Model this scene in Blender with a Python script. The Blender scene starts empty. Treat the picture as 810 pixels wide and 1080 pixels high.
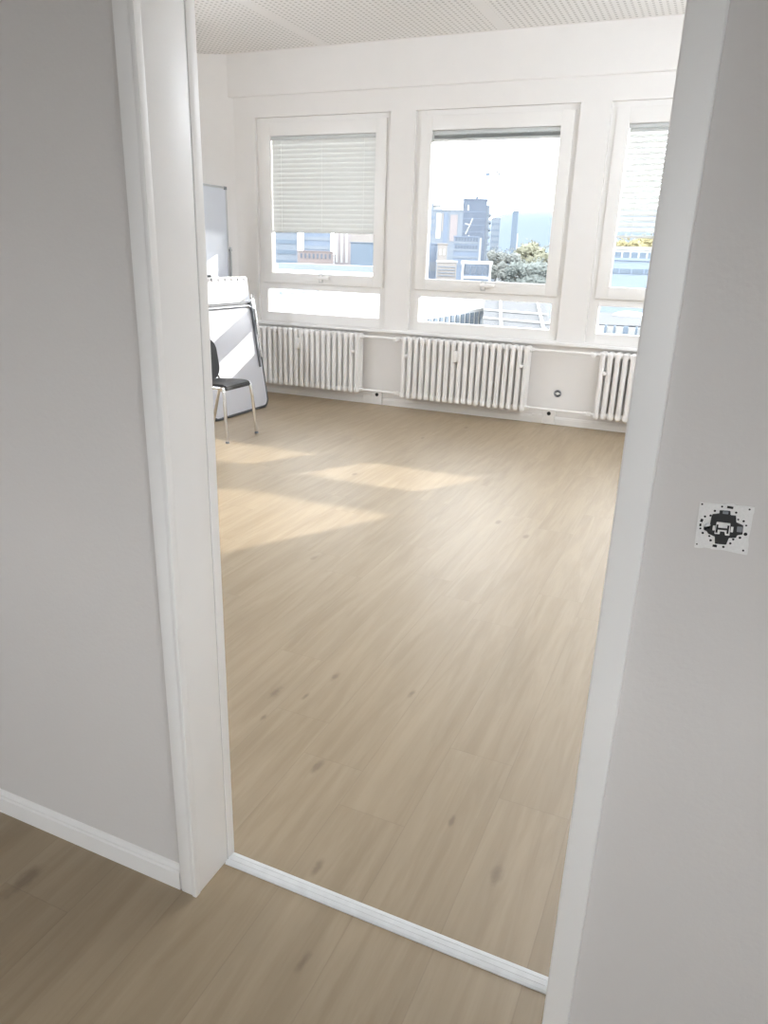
import bpy, bmesh, math, random
from mathutils import Vector, Matrix, noise
PI = math.pi
random.seed(7)
scn = bpy.context.scene
COL = scn.collection

# ------------------------------------------------------------------ helpers
class MB:
    """collects shapes into one mesh"""
    def __init__(s): s.bm = bmesh.new()
    def _add(s, t, m=None):
        if m is not None: t.transform(m)
        me = bpy.data.meshes.new('tmp'); t.to_mesh(me); t.free()
        s.bm.from_mesh(me); bpy.data.meshes.remove(me); return s
    def box(s, x0, x1, y0, y1, z0, z1, bev=0.0, seg=2, m=None):
        t = bmesh.new(); bmesh.ops.create_cube(t, size=1)
        bmesh.ops.scale(t, vec=(abs(x1-x0), abs(y1-y0), abs(z1-z0)), verts=t.verts)
        bmesh.ops.translate(t, vec=((x0+x1)/2, (y0+y1)/2, (z0+z1)/2), verts=t.verts)
        if bev: bmesh.ops.bevel(t, geom=t.edges[:], offset=bev, segments=seg, affect='EDGES', profile=.6)
        return s._add(t, m)
    def cyl(s, a, b, r, r2=None, n=20, bev=0.0):
        a, b = Vector(a), Vector(b); d = b-a
        t = bmesh.new()
        bmesh.ops.create_cone(t, cap_ends=True, cap_tris=False, segments=n, radius1=r, radius2=r if r2 is None else r2, depth=d.length)
        if bev:
            es = [e for e in t.edges if abs(e.verts[0].co.z-e.verts[1].co.z) < 1e-6]
            bmesh.ops.bevel(t, geom=es, offset=bev, segments=2, affect='EDGES')
        q = d.normalized().to_track_quat('Z', 'Y').to_matrix().to_4x4()
        return s._add(t, Matrix.Translation((a+b)/2) @ q)
    def tube(s, pts, r, n=12, closed=False):
        P = [Vector(p) for p in pts]; N = len(P); t = bmesh.new(); rings = []
        prev = None
        for i, p in enumerate(P):
            if closed: tg = (P[(i+1) % N]-P[i-1]).normalized()
            else: tg = ((P[i+1]-p).normalized() if i < N-1 else Vector()) + ((p-P[i-1]).normalized() if i else Vector())
            tg.normalize()
            if prev is None:
                up = Vector((0, 0, 1)) if abs(tg.z) < .9 else Vector((1, 0, 0))
                u = tg.cross(up).normalized()
            else: u = (prev - tg*prev.dot(tg)).normalized()
            prev = u; v = tg.cross(u)
            rings.append([t.verts.new(p+(u*math.cos(2*PI*k/n)+v*math.sin(2*PI*k/n))*r) for k in range(n)])
        for i in range(N if closed else N-1):
            A, B = rings[i], rings[(i+1) % N]
            for k in range(n): t.faces.new((A[k], A[(k+1) % n], B[(k+1) % n], B[k]))
        if not closed:
            t.faces.new(rings[0][::-1]); t.faces.new(rings[-1])
        bmesh.ops.recalc_face_normals(t, faces=t.faces[:])
        return s._add(t)
    def prism(s, poly, depth, m=None, bev=0.0):
        """poly in local xy, extruded 0..depth along local z"""
        t = bmesh.new(); vs = [t.verts.new((p[0], p[1], 0)) for p in poly]
        f = t.faces.new(vs)
        r = bmesh.ops.extrude_face_region(t, geom=[f])
        bmesh.ops.translate(t, vec=(0, 0, depth), verts=[g for g in r['geom'] if isinstance(g, bmesh.types.BMVert)])
        bmesh.ops.recalc_face_normals(t, faces=t.faces[:])
        if bev: bmesh.ops.bevel(t, geom=[e for e in t.edges], offset=bev, segments=2, affect='EDGES')
        return s._add(t, m)
    def ball(s, c, r, sub=2, sc=(1, 1, 1), rough=0, fr=1.0, seed=0):
        t = bmesh.new(); bmesh.ops.create_icosphere(t, subdivisions=sub, radius=1)
        for v in t.verts:
            k = 1 + rough*noise.noise(v.co*fr*2+Vector((seed, seed*1.7, 0))) if rough else 1
            v.co = Vector((v.co.x*sc[0], v.co.y*sc[1], v.co.z*sc[2]))*r*k
        return s._add(t, Matrix.Translation(c))
    def quad(s, a, b, c, d):
        f = [s.bm.verts.new(p) for p in (a, b, c, d)]; s.bm.faces.new(f); return s
    def build(s, name, mat, parent=None, smooth=True, org=None, ang=35):
        bm = s.bm
        o_w = Vector(ORG[parent.name]) if parent else Vector((0, 0, 0))
        if parent is None:
            if org is None:
                xs = [v.co for v in bm.verts]
                org = Vector(((min(v.x for v in xs)+max(v.x for v in xs))/2, (min(v.y for v in xs)+max(v.y for v in xs))/2, min(v.z for v in xs)))
            o_w = Vector(org)
        for v in bm.verts: v.co -= o_w
        me = bpy.data.meshes.new(name); bm.to_mesh(me); bm.free()
        me.materials.append(mat)
        if smooth:
            me.shade_smooth(); me.set_sharp_from_angle(angle=math.radians(ang))
        o = bpy.data.objects.new(name, me); COL.objects.link(o)
        if parent: o.parent = parent
        else: o.location = o_w
        ORG[o.name] = tuple(o_w)
        return o
ORG = {}
def tag(o, label, cat, group=None):
    o['label'] = label; o['category'] = cat
    if group: o['group'] = group
    return o
def thing(name, loc, label, cat, group=None):
    o = bpy.data.objects.new(name, None); o.empty_display_size = .1; COL.objects.link(o)
    o.location = loc; ORG[o.name] = tuple(loc)
    return tag(o, label, cat, group)
def struct(o): o['kind'] = 'structure'; return o
def sthing(name, loc):
    o = bpy.data.objects.new(name, None); COL.objects.link(o); o.location = loc; ORG[o.name] = tuple(loc)
    return struct(o)
def copy_tree(o, dx, label, group=None):
    r = o.copy(); COL.objects.link(r); r.location = o.location+Vector(dx); r['label'] = label
    if group: r['group'] = group
    for c in o.children:
        k = c.copy(); COL.objects.link(k); k.parent = r
        for g in c.children:
            q = g.copy(); COL.objects.link(q); q.parent = k
    return r
def arc(cx, cy, r, a0, a1, n=6):
    return [(cx+r*math.cos(a0+(a1-a0)*i/n), cy+r*math.sin(a0+(a1-a0)*i/n)) for i in range(n+1)]
def rrect(w, h, r, n=6):
    return (arc(w/2-r, h/2-r, r, 0, PI/2, n)+arc(-w/2+r, h/2-r, r, PI/2, PI, n) +
            arc(-w/2+r, -h/2+r, r, PI, 1.5*PI, n)+arc(w/2-r, -h/2+r, r, 1.5*PI, 2*PI, n))

# ------------------------------------------------------------------ materials
def nt(m): return m.node_tree.nodes, m.node_tree.links
def mat(name, col, rough=.5, metal=0, var=.04, vscale=6, bump=0, bscale=200, spec=.5, bdist=.002):
    m = bpy.data.materials.new(name); m.use_nodes = True; N, L = nt(m)
    b = N['Principled BSDF']; b.inputs['Roughness'].default_value = rough; b.inputs['Metallic'].default_value = metal
    b.inputs['Specular IOR Level'].default_value = spec
    tc = N.new('ShaderNodeTexCoord'); nz = N.new('ShaderNodeTexNoise'); nz.inputs['Scale'].default_value = vscale; nz.inputs['Detail'].default_value = 4
    L.new(tc.outputs['Object'], nz.inputs['Vector'])
    mx = N.new('ShaderNodeMix'); mx.data_type = 'RGBA'
    mx.inputs[6].default_value = (*[c*(1-var) for c in col], 1); mx.inputs[7].default_value = (*[min(1, c*(1+var)) for c in col], 1)
    L.new(nz.outputs['Fac'], mx.inputs[0]); L.new(mx.outputs[2], b.inputs['Base Color'])
    if bump:
        n2 = N.new('ShaderNodeTexNoise'); n2.inputs['Scale'].default_value = bscale; n2.inputs['Detail'].default_value = 3
        L.new(tc.outputs['Object'], n2.inputs['Vector'])
        bp = N.new('ShaderNodeBump'); bp.inputs['Strength'].default_value = bump; bp.inputs['Distance'].default_value = bdist
        L.new(n2.outputs['Fac'], bp.inputs['Height']); L.new(bp.outputs['Normal'], b.inputs['Normal'])
    return m
def emis(name, col, st):
    m = bpy.data.materials.new(name); m.use_nodes = True; N, L = nt(m); N.clear()
    o = N.new('ShaderNodeOutputMaterial'); e = N.new('ShaderNodeEmission'); e.inputs[0].default_value = (*col, 1); e.inputs[1].default_value = st
    L.new(e.outputs[0], o.inputs[0]); return m

WALLC = (.83, .815, .80)
M = {}
M['wall'] = mat('white_wall_paint', WALLC, .75, bump=.25, bscale=140, var=.02, spec=.2)
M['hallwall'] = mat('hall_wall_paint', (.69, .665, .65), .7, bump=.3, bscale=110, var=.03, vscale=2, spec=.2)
M['trim'] = mat('white_gloss_paint', (.88, .87, .86), .35, var=.02)
M['frame'] = mat('white_window_plastic', (.86, .85, .835), .35, var=.015)
M['rad'] = mat('white_radiator_enamel', (.90, .89, .88), .3, var=.02)
M['slat'] = None
M['chrome'] = mat('chrome', (.78, .78, .78), .14, 1, var=.02)
M['alu'] = mat('brushed_aluminium', (.62, .64, .66), .35, 1, var=.04)
M['black'] = mat('black_plastic', (.012, .012, .013), .4, var=.2)
M['blackfab'] = mat('black_fabric', (.02, .02, .022), .6, var=.3, vscale=80, bump=.3, bscale=500, spec=.6)
M['dgrey'] = mat('dark_grey_edge', (.055, .06, .07), .4, var=.1)
M['mgrey'] = mat('mid_grey_plastic', (.22, .23, .25), .45, var=.08)
M['board'] = mat('whiteboard_enamel', (.74, .78, .86), .22, var=.015)
M['table'] = mat('white_grey_laminate', (.74, .76, .83), .3, var=.02)
M['paper'] = mat('white_paper', (.85, .86, .88), .8, var=.02)
M['thr'] = mat('white_painted_strip', (.8, .82, .84), .35, var=.10, vscale=40)
M['plate'] = mat('galvanised_plate', (.82, .81, .80), .45, 0, var=.1, vscale=300)
M['rail'] = mat('light_grey_rail', (.58, .60, .60), .45)
M['seal'] = mat('grey_rubber_seal', (.42, .42, .43), .7)
M['dchrome'] = mat('dark_steel_tube', (.16, .17, .19), .4, .6)
M['hole'] = mat('dark_hole', (.02, .02, .02), .8, var=.1)

def glass_mat():
    m = bpy.data.materials.new('window_glass'); m.use_nodes = True; N, L = nt(m); N.clear()
    o = N.new('ShaderNodeOutputMaterial'); t = N.new('ShaderNodeBsdfTransparent'); g = N.new('ShaderNodeBsdfGlossy')
    g.inputs['Roughness'].default_value = .02; t.inputs[0].default_value = (.97, .98, .98, 1)
    f = N.new('ShaderNodeFresnel'); f.inputs[0].default_value = 1.45
    x = N.new('ShaderNodeMixShader'); L.new(f.outputs[0], x.inputs[0]); L.new(t.outputs[0], x.inputs[1]); L.new(g.outputs[0], x.inputs[2])
    L.new(x.outputs[0], o.inputs[0]); return m
M['glass'] = glass_mat()

def slat_mat():
    m = bpy.data.materials.new('blind_slat'); m.use_nodes = True; N, L = nt(m); b = N['Principled BSDF']
    o = [n for n in N if n.type == 'OUTPUT_MATERIAL'][0]
    tc = N.new('ShaderNodeTexCoord'); nz = N.new('ShaderNodeTexNoise'); nz.inputs['Scale'].default_value = 8
    L.new(tc.outputs['Object'], nz.inputs['Vector'])
    mx = N.new('ShaderNodeMix'); mx.data_type = 'RGBA'; mx.inputs[6].default_value = (.745, .76, .745, 1); mx.inputs[7].default_value = (.80, .815, .80, 1)
    L.new(nz.outputs['Fac'], mx.inputs[0]); L.new(mx.outputs[2], b.inputs['Base Color']); b.inputs['Roughness'].default_value = .45
    t = N.new('ShaderNodeBsdfTranslucent'); t.inputs[0].default_value = (.85, .85, .87, 1)
    x = N.new('ShaderNodeMixShader'); x.inputs[0].default_value = .13
    L.new(b.outputs[0], x.inputs[1]); L.new(t.outputs[0], x.inputs[2]); L.new(x.outputs[0], o.inputs[0]); return m
M['slat'] = slat_mat()

# node maths helper
class G:
    def __init__(s, m): s.m = m; s.N, s.L = nt(m)
    def _in(s, sock, v):
        if isinstance(v, (int, float)): sock.default_value = v
        else: s.L.new(v, sock)
    def op(s, o, a, b=0.0, c=0.0, clamp=False):
        n = s.N.new('ShaderNodeMath'); n.operation = o; n.use_clamp = clamp
        s._in(n.inputs[0], a); s._in(n.inputs[1], b)
        if o in ('MULTIPLY_ADD', 'SMOOTH_MIN', 'COMPARE'): s._in(n.inputs[2], c)
        return n.outputs[0]
    def xyz(s, x, y, z=0.0):
        n = s.N.new('ShaderNodeCombineXYZ')
        for i, v in enumerate((x, y, z)): s._in(n.inputs[i], v)
        return n.outputs[0]
    def smooth(s, v, a, b, lo=0.0, hi=1.0):
        n = s.N.new('ShaderNodeMapRange'); n.interpolation_type = 'SMOOTHSTEP'
        s._in(n.inputs[0], v)
        for i, q in enumerate((a, b, lo, hi)): n.inputs[i+1].default_value = q
        return n.outputs[0]
    def noise(s, vec, scale=1.0, detail=4, rough=.55, dist=0.0):
        n = s.N.new('ShaderNodeTexNoise'); s.L.new(vec, n.inputs['Vector']); n.inputs['Scale'].default_value = scale
        n.inputs['Detail'].default_value = detail; n.inputs['Roughness'].default_value = rough; n.inputs['Distortion'].default_value = dist
        return n.outputs['Fac']
    def mix(s, f, a, b):
        n = s.N.new('ShaderNodeMix'); n.data_type = 'RGBA'; s._in(n.inputs[0], f)
        for i, v in ((6, a), (7, b)):
            if isinstance(v, tuple): n.inputs[i].default_value = (*v, 1)
            else: s.L.new(v, n.inputs[i])
        return n.outputs[2]
    def white(s, vec):
        n = s.N.new('ShaderNodeTexWhiteNoise'); n.noise_dimensions = '2D'; s.L.new(vec, n.inputs['Vector']); return n.outputs['Value']

def floor_mat():
    m = bpy.data.materials.new('oak_vinyl_planks'); m.use_nodes = True; g = G(m); b = g.N['Principled BSDF']
    tc = g.N.new('ShaderNodeTexCoord'); sp = g.N.new('ShaderNodeSeparateXYZ'); g.L.new(tc.outputs['Object'], sp.inputs[0])
    X, Y = sp.outputs[0], sp.outputs[1]
    W, LN = .206, 1.285
    xr = g.op('DIVIDE', g.op('ADD', X, .983), W)
    row = g.op('FLOOR', xr)
    # row 0 has a joint at y=1.70, row 1 at y=1.54
    near = g.op('LESS_THAN', g.op('ABSOLUTE', g.op('SUBTRACT', row, .5)), .75)      # rows 0 and 1
    rof = g.op('MULTIPLY', g.white(g.xyz(row, 4.7)), LN)
    off = g.op('ADD', g.op('MULTIPLY', g.op('SUBTRACT', 1.0, near), rof), g.op('MULTIPLY', near, g.op('ADD', -1.70, g.op('MULTIPLY', row, .16))))
    off = g.op('ADD', off, LN*10)
    yr = g.op('DIVIDE', g.op('ADD', Y, off), LN)
    cell = g.op('FLOOR', yr)
    rnd = g.white(g.xyz(row, cell)); rnd2 = g.white(g.xyz(cell, g.op('ADD', row, 37.3)))
    fx, fy = g.op('FRACT', xr), g.op('FRACT', yr)
    ex = g.op('MULTIPLY', g.op('MINIMUM', fx, g.op('SUBTRACT', 1.0, fx)), W)
    ey = g.op('MULTIPLY', g.op('MINIMUM', fy, g.op('SUBTRACT', 1.0, fy)), LN)
    seam = g.smooth(g.op('MINIMUM', ex, ey), .0006, .0022, 1, 0)
    # grain, each plank shifted
    sx = g.op('ADD', X, g.op('MULTIPLY', rnd, 31.0)); sy = g.op('ADD', Y, g.op('MULTIPLY', rnd2, 53.0))
    fine = g.noise(g.xyz(g.op('MULTIPLY', sx, 95.0), g.op('MULTIPLY', sy, 5.0)), 1, 5, .65)
    mid = g.noise(g.xyz(g.op('MULTIPLY', sx, 19.0), g.op('MULTIPLY', sy, 1.5)), 1, 4, .6, .8)
    big = g.noise(g.xyz(g.op('MULTIPLY', sx, 6.0), g.op('MULTIPLY', sy, .9)), 1, 2, .5)
    c = g.mix(g.smooth(mid, .3, .72), (.29, .22, .138), (.365, .285, .188))
    c = g.mix(g.op('MULTIPLY', g.smooth(fine, .45, .8), .36), c, (.25, .18, .105))
    c = g.mix(g.op('MULTIPLY', g.smooth(big, .35, .7), .30), c, (.41, .328, .225))
    c = g.mix(g.op('MULTIPLY', rnd, .2), c, (.28, .208, .125))
    # knots: the ones near the doorway where they are, then scattered ones
    wob = g.noise(g.xyz(X, Y), 22, 3)
    kn = None
    for kx, ky, r in ((-.912, 1.66, .019), (-1.246, 1.95, .022), (-1.10, 2.135, .017), (-.72, 1.31, .016), (-.293, 1.49, .021),
                      (-1.135, 1.975, .012), (-.80, 2.16, .014), (-1.355, .955, .032), (-1.20, 1.80, .012), (-.46, 1.62, .012), (-.62, 1.06, .014)):
        dx = g.op('DIVIDE', g.op('SUBTRACT', X, kx), r*.75); dy = g.op('DIVIDE', g.op('SUBTRACT', Y, ky), r*2.0)
        d = g.op('SQRT', g.op('ADD', g.op('MULTIPLY', dx, dx), g.op('MULTIPLY', dy, dy)))
        d = g.op('ADD', d, g.op('MULTIPLY', g.op('SUBTRACT', wob, .5), 1.6))
        k = g.smooth(d, .25, 1.35, 1, 0)
        kn = k if kn is None else g.op('MAXIMUM', kn, k)
    v = g.N.new('ShaderNodeTexVoronoi'); v.inputs['Scale'].default_value = 1
    g.L.new(g.xyz(g.op('MULTIPLY', X, 4.2), g.op('MULTIPLY', Y, 1.9)), v.inputs['Vector'])
    vs = g.N.new('ShaderNodeSeparateColor'); g.L.new(v.outputs['Color'], vs.inputs[0])
    vd = g.op('ADD', v.outputs['Distance'], g.op('MULTIPLY', g.op('SUBTRACT', wob, .5), .09))
    far = g.smooth(Y, 2.2, 2.5)
    k2 = g.op('MULTIPLY', g.op('MULTIPLY', g.smooth(vd, .03, .095, 1, 0), g.op('GREATER_THAN', vs.outputs[0], .45)), far)
    kn = g.op('MAXIMUM', kn, k2)
    c = g.mix(g.op('MULTIPLY', kn, .5), c, (.10, .065, .04))
    c = g.mix(g.op('MULTIPLY', seam, .2), c, (.13, .09, .06))
    g.L.new(c, b.inputs['Base Color'])
    b.inputs['Specular IOR Level'].default_value = .72
    g.L.new(g.op('ADD', g.op('MULTIPLY', fine, .08), .39), b.inputs['Roughness'])
    bp = g.N.new('ShaderNodeBump'); bp.inputs['Strength'].default_value = .12; bp.inputs['Distance'].default_value = .001
    g.L.new(g.op('SUBTRACT', fine, g.op('MULTIPLY', seam, 2.0)), bp.inputs['Height']); g.L.new(bp.outputs[0], b.inputs['Normal'])
    return m
M['floor'] = floor_mat()

def ceil_mat():
    m = bpy.data.materials.new('perforated_acoustic_ceiling'); m.use_nodes = True; g = G(m); b = g.N['Principled BSDF']
    tc = g.N.new('ShaderNodeTexCoord'); sp = g.N.new('ShaderNodeSeparateXYZ'); g.L.new(tc.outputs['Object'], sp.inputs[0])
    X, Y = sp.outputs[0], sp.outputs[1]; P = .05
    fx = g.op('SUBTRACT', g.op('FRACT', g.op('DIVIDE', X, P)), .5); fy = g.op('SUBTRACT', g.op('FRACT', g.op('DIVIDE', Y, P)), .5)
    d = g.op('SQRT', g.op('ADD', g.op('MULTIPLY', fx, fx), g.op('MULTIPLY', fy, fy)))
    h = g.smooth(d, .20, .26, 1, 0)
    # unperforated bands between the panels
    bx = g.op('ABSOLUTE', g.op('SUBTRACT', g.op('FRACT', g.op('DIVIDE', g.op('ADD', X, 3.82+1.75*.5), 1.75)), .5))
    by = g.op('ABSOLUTE', g.op('SUBTRACT', g.op('FRACT', g.op('DIVIDE', g.op('ADD', Y, -7.1+2.45*.5), 2.45)), .5))
    h = g.op('MULTIPLY', h, g.op('MULTIPLY', g.op('GREATER_THAN', bx, .03), g.op('GREATER_THAN', by, .02)))
    c = g.mix(g.op('MULTIPLY', h, .58), (.83, .815, .795), (.30, .28, .26))
    g.L.new(c, b.inputs['Base Color']); b.inputs['Roughness'].default_value = .8
    bp = g.N.new('ShaderNodeBump'); bp.invert = True; bp.inputs['Strength'].default_value = .5; bp.inputs['Distance'].default_value = .004
    g.L.new(h, bp.inputs['Height']); g.L.new(bp.outputs[0], b.inputs['Normal'])
    return m
M['ceil'] = ceil_mat()

# ------------------------------------------------------------------ camera
R = None
yaw, pit, rol, FPX = 0.407111825, 0.336405371, -0.0318233826, 774.558
cy_, sy_ = math.cos(yaw), math.sin(yaw)
f_ = Vector((-sy_*math.cos(pit), cy_*math.cos(pit), -math.sin(pit)))
r_ = Vector((cy_, sy_, 0)); d_ = f_.cross(r_)
c_, s_ = math.cos(rol), math.sin(rol)
CR, CD, CF = c_*r_+s_*d_, -s_*r_+c_*d_, f_
CAMZ = 1.5
def at(px, py, Y):
    """world point seen at photo pixel px,py at depth Y (used to survey the place)"""
    d = CR*(px-405)+CD*(py-540)+CF*FPX
    d = d*(Y/d.y); return Vector((d.x, d.y, d.z+CAMZ))
cd = bpy.data.cameras.new('camera'); cam = bpy.data.objects.new('camera', cd); COL.objects.link(cam)
cam.matrix_world = Matrix(((CR.x, -CD.x, -CF.x, 0), (CR.y, -CD.y, -CF.y, 0), (CR.z, -CD.z, -CF.z, CAMZ), (0, 0, 0, 1)))
cd.sensor_fit = 'HORIZONTAL'; cd.sensor_width = 36; cd.lens = FPX/810*36; cd.clip_start = .02; cd.clip_end = 12000
scn.camera = cam

# ------------------------------------------------------------------ room shell
YD, YR = 1.115, 1.245          # hall face / room face of the door wall
YW = 7.095                     # window wall
XL, XR = -5.65, .62            # room side walls
HX0, HX1, HY0 = -3.4, 2.2, -3.3
ZC, ZH = 3.35, 2.75
HWX, HWW, HWZ0, HWZ1 = (-.25, 1.35), .76, .75, 2.6   # unseen windows added behind the camera to light the hall
SWY0, SWY1 = -3.2, -.25  # side opening, likewise added for light on the door jamb
DX0, DX1, DZ = -.95, -.097, 2.12   # door opening
struct(MB().prism([(HX0-.1, HY0-.1), (HX1+.1, HY0-.1), (HX1+.1, YR), (XR+.1, YR), (XR+.1, YW+.25), (XL-.1, YW+.25), (XL-.1, YD), (HX0-.1, YD)], .12, Matrix.Translation((0, 0, -.12))).build('floor', M['floor'], smooth=False, org=(0, 0, 0)))
struct(MB().box(XL-.1, XR+.1, YR, YW+.25, ZC, ZC+.12).build('ceiling', M['ceil'], smooth=False, org=(0, 0, 0)))
struct(MB().box(HX0-.1, HX1+.1, HY0-.1, YD, ZH, ZH+.1).build('ceiling_hall', M['wall'], smooth=False, org=(0, 0, 0)))
YM = YD+.065
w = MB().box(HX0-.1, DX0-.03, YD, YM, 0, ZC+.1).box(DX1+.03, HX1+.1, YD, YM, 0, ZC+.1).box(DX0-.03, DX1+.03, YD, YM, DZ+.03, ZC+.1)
w2 = MB().box(XL-.1, DX0-.03, YM, YR, 0, ZC+.1).box(DX1+.03, HX1+.1, YM, YR, 0, ZC+.1).box(DX0-.03, DX1+.03, YM, YR, DZ+.03, ZC+.1)
struct(w2.build('wall_back', M['wall'], smooth=False, org=(0, 0, 0)))
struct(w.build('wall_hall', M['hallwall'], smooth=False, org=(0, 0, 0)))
hbw = MB().box(HX0-.1, HX1+.1, HY0-.15, HY0, 0, HWZ0).box(HX0-.1, HX1+.1, HY0-.15, HY0, HWZ1, ZH)
hx = [HX0-.1, HWX[0]-HWW, HWX[0]+HWW, HWX[1]-HWW, HWX[1]+HWW, HX1+.1]
for i in (0, 2, 4): hbw.box(hx[i], hx[i+1], HY0-.15, HY0, HWZ0, HWZ1)
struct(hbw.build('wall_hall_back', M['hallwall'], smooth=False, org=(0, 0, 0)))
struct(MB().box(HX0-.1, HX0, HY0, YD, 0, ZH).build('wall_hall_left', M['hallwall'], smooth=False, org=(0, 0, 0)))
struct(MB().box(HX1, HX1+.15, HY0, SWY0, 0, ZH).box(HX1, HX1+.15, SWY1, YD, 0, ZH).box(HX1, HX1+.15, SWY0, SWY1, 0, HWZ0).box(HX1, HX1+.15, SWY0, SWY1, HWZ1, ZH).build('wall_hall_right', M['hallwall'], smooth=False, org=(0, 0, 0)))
struct(MB().box(XR, XR+.12, YR, YW+.25, 0, ZC).build('wall_right', M['wall'], smooth=False, org=(0, 0, 0)))
lw = MB().box(XL-.12, XL, YR, YW+.25, 0, ZC)
lw.prism([(-4.86, YW+.01), (XL-.01, YW+.01), (XL-.01, 6.755)], ZC)        # slanted pier in the corner
struct(lw.build('wall_left', M['wall'], smooth=False, org=(0, 0, 0)))
# window wall, openings
WC = [-3.875, -2.11, -.345]; WH = .755; WZ0, WZ1 = .785, 2.775; TH = .22
fw = MB()
xs = [XL-.1]+[q for c in WC for q in (c-WH, c+WH)]+[XR+.1]
for i in range(0, len(xs), 2): fw.box(xs[i], xs[i+1], YW, YW+TH, WZ0, WZ1)
fw.box(XL-.1, XR+.1, YW, YW+TH, -.1, WZ0).box(XL-.1, XR+.1, YW, YW+TH, WZ1, ZC+.1)
struct(fw.build('wall_front', M['wall'], smooth=False, org=(0, 0, 0)))
struct(MB().box(XL, XR, YW-.022, YW+.02, 2.965, ZC+.05, bev=.016, seg=4).build('trim_1', M['wall'], org=(0, 0, 0)))
# window board along the wall
struct(MB().box(-4.86, XR-.01, YW-.055, YW+.02, .752, .778, bev=.006).build('trim_2', M['trim'], org=(0, 0, 0)))

# baseboards
def bprof(h=.066, t=.014):
    return [(0, 0), (t, 0), (t, h*.72), (t*.75, h*.78), (t*.75, h*.86), (t*.35, h*.97), (0, h)]
def bboard(name, x0, x1, y, h, facing=-1, t=.014):
    m = Matrix(((0, 0, 1, x0), (facing, 0, 0, y), (0, 1, 0, 0), (0, 0, 0, 1)))
    return struct(MB().prism(bprof(h, t), x1-x0, m).build(name, M['trim'], smooth=False, org=(0, 0, 0)))
bboard('baseboard_hall', HX0, -.992, YD, .068)
bboard('baseboard_hall_right', -.046, HX1, YD, .068)
bboard('baseboard_front', -4.86, XR, YW, .075, t=.016)
struct(MB().box(XL, XL+.014, YR, 6.74, 0, .07, bev=.004).build('baseboard_left', M['trim'], org=(0, 0, 0)))
struct(MB().box(XR-.014, XR, YR, YW-.02, 0, .07, bev=.004).build('baseboard_right', M['trim'], org=(0, 0, 0)))

# door frame
door = sthing('door_1', (-.52, 1.18, 0))
YC = 1.100
lj = MB().box(-.988, -.953, YC, YD+.001, 0, DZ+.046, bev=.003)
lj.box(-.9532, -.9405, YC-.0025, YD+.001, 0, DZ+.01, bev=.0035)
lj.build('casing', M['trim'], door)
MB().box(-.985, -.9432, YD-.001, 1.232, 0, DZ, bev=.002).build('lining', M['trim'], door)
MB().box(-.99, -.9425, 1.2345, 1.262, 0, DZ, bev=.003).build('door_stop', M['trim'], door)
MB().box(-.97, -.9452, 1.230, 1.239, 0, DZ).build('seal_groove', M['seal'], door, smooth=False)
MB().box(-.097, -.048, YC, YD+.02, 0, DZ+.046, bev=.0055, seg=3).build('casing', M['trim'], door)
MB().box(-.0945, -.06, YC+.01, 1.262, 0, DZ, bev=.002).build('lining', M['trim'], door)
MB().box(-.95, -.097, YC, 1.262, DZ, DZ+.046, bev=.004).build('head', M['trim'], door)
# threshold strip
pr = [(0, 0), (0, .003), (.004, .0062), (.0115, .0075), (.013, .0062), (.0145, .0075), (.0255, .0078), (.027, .0064), (.0285, .0076), (.037, .006), (.0415, .003), (.0415, 0)]
m = Matrix(((0, 0, 1, -.9405), (1, 0, 0, 1.2165), (0, 1, 0, 0), (0, 0, 0, 1)))
th = MB().prism(pr, .8435, m).build('threshold_strip', M['thr'], smooth=False)
tag(th, 'ridged white metal threshold strip across the doorway floor', 'threshold')

# ------------------------------------------------------------------ windows
def window(n, c, panel=None):
    w = sthing('window_%d' % n, (c, YW+.06, WZ0))
    y0, y1 = YW+.045, YW+.115
    f = MB()
    f.box(c-WH-.01, c-.668, y0, y1, WZ0-.01, WZ1+.01, bev=.005).box(c+.668, c+WH+.01, y0, y1, WZ0-.01, WZ1+.01, bev=.005)
    f.box(c-.70, c+.70, y0+.0012, y1-.001, WZ1-.06, WZ1+.008)
    f.box(c-.675, c+.675, y0+.0012, y1-.001, 1.12, 1.20)
    f.box(c-.675, c+.675, y0+.0012, y1-.001, WZ0-.008, .878)
    f.build('outer_frame', M['frame'], w)
    ys0, ys1 = YW+.022, YW+.10
    s = MB(); a, g = .708, .595
    s.box(c-a, c-g, ys0, ys1, 1.185, 2.728, bev=.006).box(c+g, c+a, ys0, ys1, 1.185, 2.728, bev=.006)
    s.box(c-g-.02, c+g+.02, ys0+.0005, ys1, 2.605, 2.7275, bev=.005).box(c-g-.02, c+g+.02, ys0+.0005, ys1, 1.1855, 1.29, bev=.005)
    s.build('sash', M['frame'], w)
    MB().box(c-g-.01, c+g+.01, YW+.082, YW+.088, 1.28, 2.615).build('glass_pane', M['glass'], w, smooth=False)
    lp = MB()
    if panel:
        lp.box(c-.672, panel, YW+.072, YW+.078, .87, 1.13)
        MB().box(panel, c+.672, YW+.06, YW+.09, .875, 1.125, bev=.004).build('sun_patch_blocker', M['frame'], w)  # unseen opaque panel added to narrow the sun patch on the floor
    else: lp.box(c-.672, c+.672, YW+.072, YW+.078, .87, 1.13)
    lp.build('lower_glass_pane', M['glass'], w, smooth=False)
    h = MB().box(c-.017, c+.017, ys0-.010, ys0+.004, 1.215, 1.285, bev=.004)
    h.cyl((c, ys0-.005, 1.252), (c, ys0-.045, 1.252), .009)
    h.box(c-.014, c+.125, ys0-.060, ys0-.038, 1.238, 1.268, bev=.007)
    h.build('handle', M['trim'], w)
    MB().box(c-.024, c+.024, ys0-.006, ys0+.003, 1.205, 1.295, bev=.003).build('handle_plate', M['rail'], w)
    return w
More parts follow.
